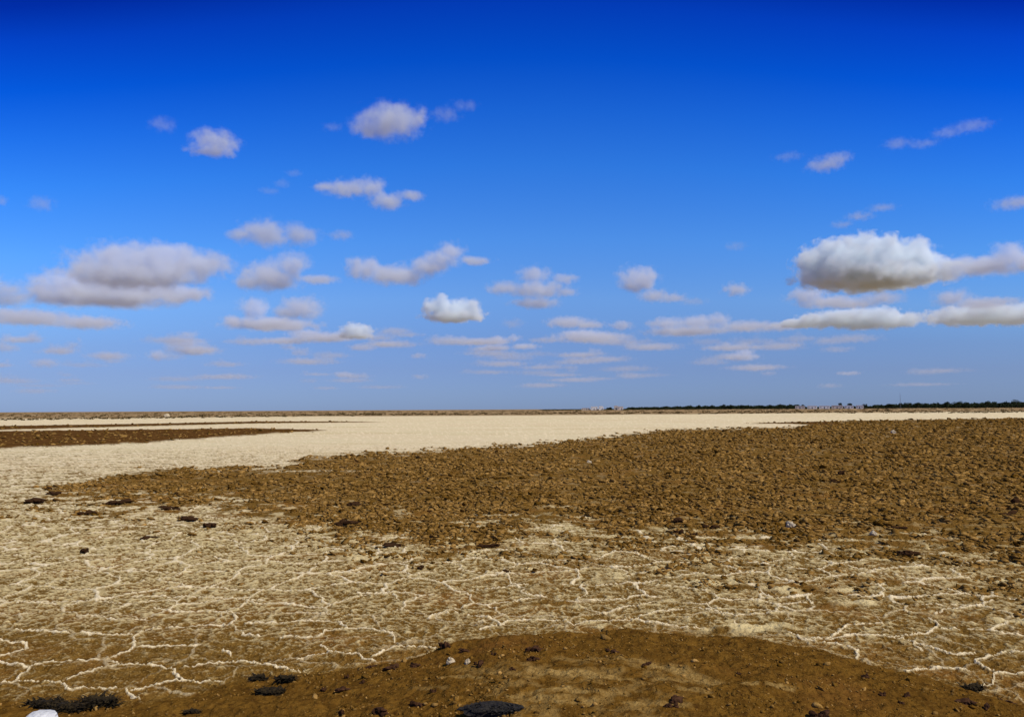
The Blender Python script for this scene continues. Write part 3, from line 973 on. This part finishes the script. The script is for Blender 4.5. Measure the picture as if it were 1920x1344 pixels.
# ------------------------------------------------------------------ clouds
def cloud(label, puffs, dens=6.0, seed=0, H=560, group=None, edge=1.0):
    dens = dens * .72 if dens < 7 else dens
    base = max(p[1] + p[3] for p in puffs)
    cx = sum(p[0] for p in puffs) / len(puffs)
    d = ray(cx, base)
    hor = math.hypot(d.x, d.y)
    D = min(H / max(d.z, 1e-3) * hor, 28000)
    s = D / F
    rnd = random.Random(seed)
    P = []
    for (px, py, rx, ry) in puffs:
        d = ray(px, py)
        c = d * (D / math.hypot(d.x, d.y))
        c.z += CAMZ
        dep = .9 * max(rx, ry) * s
        c.y += rnd.uniform(-.25, .25) * dep
        P.append((c, Vector((rx * s, dep, ry * s))))
    ctr = sum((p[0] for p in P), Vector()) / len(P)
    W = (max(p[0] + p[2] for p in puffs) - min(p[0] - p[2] for p in puffs)) * s
    bm = bmesh.new()
    for c, r in P:
        m = Matrix.Translation(c - ctr) @ Matrix.Diagonal((*(r * 1.4), 1))
        bmesh.ops.create_icosphere(bm, subdivisions=3, radius=1, matrix=m)
    me = bpy.data.meshes.new('cloud')
    bm.to_mesh(me)
    bm.free()
    o = bpy.data.objects.new('cloud', me)
    o.location = ctr
    C.objects.link(o)
    if len(P) > 1:
        md = o.modifiers.new('r', 'REMESH')
        md.mode = 'VOXEL'
        md.voxel_size = max(W / 60, 2.5 * s)
        dg = bpy.context.evaluated_depsgraph_get()
        m2 = bpy.data.meshes.new_from_object(o.evaluated_get(dg))
        o.modifiers.clear()
        o.data = m2
    mat = bpy.data.materials.new('cloud_vapour')
    mat.use_nodes = True
    t = mat.node_tree
    t.nodes.clear()
    N, L = t.nodes.new, t.links.new
    out = N('ShaderNodeOutputMaterial')
    pv = N('ShaderNodeVolumePrincipled')
    L(pv.outputs[0], out.inputs['Volume'])
    al = min(.99, .80 + .030 * dens)
    pv.inputs['Color'].default_value = (al - .065, al - .018, min(1, al + .07), 1)
    pv.inputs['Anisotropy'].default_value = .0
    tc = N('ShaderNodeTexCoord')
    sh = N('ShaderNodeVectorMath')
    sh.operation = 'ADD'
    sh.inputs[1].default_value = (seed * 371.0, seed * 93.0, 0)
    L(tc.outputs['Object'], sh.inputs[0])
    nz = N('ShaderNodeTexNoise')
    nz.inputs['Scale'].default_value = 1 / (min(26, max(9, max(p[3] for p in puffs))) * s)
    nz.inputs['Detail'].default_value = 4
    nz.inputs['Roughness'].default_value = .62
    L(sh.outputs[0], nz.inputs['Vector'])
    acc = None
    for c, r in P:
        a = N('ShaderNodeVectorMath')
        a.operation = 'MULTIPLY_ADD'
        inv = Vector((1 / r.x, 1 / r.y, 1 / r.z))
        cc = c - ctr
        a.inputs[1].default_value = inv
        a.inputs[2].default_value = (-cc.x * inv.x, -cc.y * inv.y, -cc.z * inv.z)
        L(tc.outputs['Object'], a.inputs[0])
        b = N('ShaderNodeVectorMath')
        b.operation = 'LENGTH'
        L(a.outputs[0], b.inputs[0])
        e = b.outputs['Value']
        if acc is None:
            acc = e
        else:
            m = N('ShaderNodeMath')
            m.operation = 'SMOOTH_MIN'
            m.inputs[2].default_value = .3
            L(acc, m.inputs[0])
            L(e, m.inputs[1])
            acc = m.outputs[0]
    m = N('ShaderNodeMath')
    m.operation = 'MULTIPLY_ADD'
    L(nz.outputs['Fac'], m.inputs[0])
    m.inputs[1].default_value = 2.6
    L(acc, m.inputs[2])
    mr = N('ShaderNodeMapRange')
    mr.interpolation_type = 'SMOOTHSTEP'
    L(m.outputs[0], mr.inputs[0])
    mr.inputs[1].default_value = 2.42
    mr.inputs[2].default_value = 2.42 - (.62 if dens >= 7 else 1.05) * edge
    mr.inputs[3].default_value = 0
    mr.inputs[4].default_value = 1
    k = N('ShaderNodeMath')
    k.operation = 'MULTIPLY'
    L(mr.outputs[0], k.inputs[0])
    k.inputs[1].default_value = dens / (60 * s)
    L(k.outputs[0], pv.inputs['Density'])
    o.data.materials.clear()
    o.data.materials.append(mat)
    mat.cycles.volume_step_rate = .5
    tag(o, label, 'cloud', group)
    return o


G1, G2, G3 = 'scattered cumulus clouds', 'thin cloud wisps high in the sky', 'small flat clouds low over the horizon'
CL = [
    ('grey domed cloud highest in the sky, left of centre', [(735, 232, 62, 28), (765, 222, 36, 32), (700, 240, 42, 18), (740, 215, 35, 22)], 3.4, G1),
    ('faint smear of cloud right of the highest grey cloud', [(835, 212, 30, 14), (870, 196, 28, 8)], .9, G2),
    ('tiny faint smear just left of the highest grey cloud', [(625, 240, 20, 8)], .8, G2),
    ('small tufted cloud high on the left, second highest', [(400, 262, 36, 17), (418, 270, 32, 18), (372, 255, 12, 12), (400, 285, 45, 8)], 4, G1),
    ('faint grey patch left of the small tufted cloud', [(305, 233, 26, 13)], 1, G2),
    ('ragged cloud drooping to the right above the twin-humped one', [(650, 352, 50, 14), (695, 350, 30, 19), (725, 377, 36, 16), (770, 368, 28, 9), (610, 352, 25, 8)], 4, G1),
    ('thin curl of cloud left of the ragged drooping cloud', [(552, 326, 18, 8), (530, 345, 16, 10), (505, 358, 20, 7)], .8, G2),
    ('faint patch at the left edge below the high clouds', [(80, 383, 22, 13)], 1.2, G2),
    ('faint scrap cut by the left frame edge', [(0, 377, 14, 10)], 1.5, G2),
    ('grey twin-humped cloud above the pale domed one', [(500, 437, 52, 26), (560, 441, 38, 20), (450, 438, 28, 10)], 3.5, G1),
    ('small flat grey cloud right of the twin-humped cloud', [(640, 441, 25, 10)], 2, G1),
    ('long lens-shaped grey cloud, widest on the left', [(270, 495, 105, 30), (360, 494, 70, 22), (200, 512, 65, 22), (320, 478, 60, 16), (265, 522, 105, 20)], 5, G1),
    ('bright lower bank under the long lens-shaped cloud', [(230, 545, 95, 20), (330, 550, 60, 14), (115, 538, 50, 28), (80, 552, 30, 22), (200, 560, 120, 12)], 6, G1),
    ('dull cloud cut by the left edge beside the bright bank', [(12, 545, 28, 20), (10, 560, 35, 14)], 4, G1),
    ('pale domed cloud with a tail to the right', [(505, 515, 55, 27), (545, 498, 35, 24), (478, 528, 35, 16), (600, 524, 38, 8)], 5, G1),
    ('upright puff on the left end of a flat bright streak', [(475, 576, 28, 24), (437, 602, 22, 13), (510, 608, 85, 10)], 6, G1),
    ('rounded cloud beside the upright puff', [(565, 576, 42, 21), (540, 584, 30, 15)], 5, G1),
    ('flat ragged cloud low at the left edge', [(60, 597, 75, 12), (160, 604, 60, 11), (20, 590, 30, 10)], 5, G1),
    ('long cloud rising to a hump on its right end', [(682, 503, 36, 24), (740, 515, 58, 18), (800, 500, 42, 20), (845, 472, 27, 22), (825, 488, 40, 18), (888, 487, 36, 9)], 5, G1),
    ('bright two-humped cloud with a flat base left of centre', [(825, 577, 30, 22), (873, 579, 33, 18), (850, 592, 56, 10)], 7, G1),
    ('small bright cloud under the long humped cloud', [(670, 620, 28, 13), (665, 628, 32, 7)], 7, G1),
    ('dull streak right of the small bright cloud', [(738, 620, 34, 8), (760, 628, 35, 5)], 2.5, G3),
    ('stepped cloud low on the left over open sky', [(345, 643, 38, 12), (360, 656, 45, 8), (350, 627, 18, 8)], 4, G1),
    ('little round puff left of the stepped cloud', [(293, 666, 17, 10)], 6, G1),
    ('flat streak with a bright knot under the upright puff', [(575, 626, 36, 9), (530, 638, 50, 6), (600, 628, 20, 8)], 5, G3),
    ('wide ragged grey cloud in the centre', [(1003, 514, 34, 17), (948, 540, 38, 14), (1010, 545, 58, 16), (1060, 522, 28, 10), (1005, 570, 45, 10), (1060, 547, 25, 8)], 4, G1),
    ('round bright-topped puff right of centre', [(1197, 521, 38, 24), (1195, 533, 38, 12)], 6, G1),
    ('small cloud trailing below the round bright-topped puff', [(1228, 555, 33, 12), (1262, 559, 24, 9)], 4.5, G1),
    ('faint tail right of the round puff', [(1300, 565, 28, 8)], 1.2, G2),
    ('lone small cloud between the round puff and the big white one', [(1380, 543, 25, 13)], 5, G1),
    ('faint speck of cloud over the lone small cloud', [(1378, 463, 22, 9)], 1, G2),
    ('big bright white cumulus with a dark base on the right', [(1600, 493, 85, 38), (1537, 502, 42, 34), (1700, 490, 48, 34), (1568, 475, 35, 26), (1725, 475, 26, 24), (1645, 518, 115, 18), (1640, 478, 50, 24)], 7.5, G1),
    ('long white cloud joined to the right of the biggest', [(1790, 502, 40, 18), (1850, 498, 58, 16), (1897, 480, 34, 22), (1935, 490, 40, 20)], 6, G1),
    ('flat cloud tucked under the left of the biggest', [(1515, 554, 38, 14), (1560, 566, 60, 10), (1600, 570, 50, 7)], 5, G1),
    ('dull puff tucked under the right of the biggest', [(1655, 558, 38, 13)], 3.5, G1),
    ('bright flat-based cloud below the big white one', [(1560, 600, 58, 13), (1635, 596, 60, 17), (1688, 600, 35, 12), (1500, 606, 40, 8)], 8, G1),
    ('small hump above the flat cloud at the right edge', [(1788, 558, 32, 15), (1840, 570, 58, 8)], 4.5, G1),
    ('long flat cloud cut by the right edge', [(1840, 590, 80, 14), (1910, 590, 60, 15), (1785, 596, 25, 10)], 7, G1),
    ('long low cloud bank right of centre', [(1250, 607, 38, 12), (1310, 604, 48, 12), (1345, 598, 26, 12), (1290, 621, 80, 8), (1400, 612, 60, 10), (1460, 612, 40, 9)], 4.5, G1),
    ('upper cloud of the low centre stack', [(1065, 604, 43, 11), (1100, 608, 38, 8)], 5, G1),
    ('small puff right of the low centre stack', [(1165, 610, 23, 10)], 5, G1),
    ('lower cloud of the low centre stack', [(1110, 632, 70, 9), (1090, 628, 45, 9)], 6, G1),
    ('dull patch left of the low centre stack', [(962, 607, 24, 11)], 1.6, G2),
    ('small cloud with two bright knots left of the centre stack', [(935, 640, 20, 12), (930, 652, 36, 6), (965, 634, 16, 8), (985, 650, 30, 6)], 6, G1),
    ('small bright cloud low over the right middle', [(1390, 669, 32, 8), (1395, 661, 20, 7)], 6, G3),
    ('dull pair of streaks under the bright flat-based cloud', [(1552, 641, 28, 7), (1570, 655, 30, 6)], 2, G3),
    ('thin bright dash low on the right', [(1590, 700, 22, 4)], 4, G3),
    ('small pinkish dash low left of centre', [(645, 702, 22, 6)], 5, G3),
    ('small pale dash above the low centre-left haze', [(785, 667, 17, 6)], 4, G3),
    ('small pale puff low near the left edge', [(85, 681, 24, 8)], 3.5, G3),
    ('dull scrap cut by the left edge above the pale puff', [(8, 650, 26, 10)], 3, G3),
    ('faint streak just above the left horizon', [(60, 733, 34, 5)], 1.5, G3),
    ('slanting wisp high on the right', [(1548, 308, 34, 13), (1572, 295, 28, 10)], 2.4, G2),
    ('short faint wisp left of the slanting wisp', [(1480, 292, 28, 7)], .9, G2),
    ('long faint wisp rising towards the upper right corner', [(1680, 271, 26, 9), (1735, 268, 26, 6), (1775, 250, 28, 8), (1825, 235, 34, 8)], 1.3, G2),
    ('thin slanting streak above the biggest white cloud', [(1580, 420, 20, 7), (1612, 405, 26, 8), (1655, 390, 26, 6)], 1.8, G2),
    ('thin grey streak cut by the right edge', [(1900, 383, 38, 10)], 2.5, G2),
]
for i, (lb, pf, dn, gr) in enumerate(CL):
    cloud(lb, pf, dn, i + 1, group=gr)
band = bpy.data.objects.new('cloud_band', None)
C.objects.link(band)
tag(band, 'low hazy band of small faint cloud streaks lying over the horizon', 'cloud', kind='stuff')
rl = random.Random(5)
for i in range(100):
    u = rl.random()
    py_ = 632 + 96 * u
    px_ = rl.uniform(-20, 1480) if rl.random() < .9 else rl.uniform(1400, 1920)
    rx_ = rl.uniform(14, 58)
    o = cloud(None, [(px_, py_, rx_, rl.uniform(3.5, 7) * (1.3 - u * .6))] +
              [(px_ + rl.uniform(-.8, .8) * rx_, py_ - rl.uniform(2, 7) * (1.2 - u), rx_ * rl.uniform(.15, .38), rl.uniform(5, 10) * (1.2 - .65 * u)) for _ in range(2)],
              rl.uniform(1.0, 4.2) * (1.1 - .6 * u), 100 + i)
    o.name = 'streak'
    if 'category' in o: del o['category']
    o.parent = band
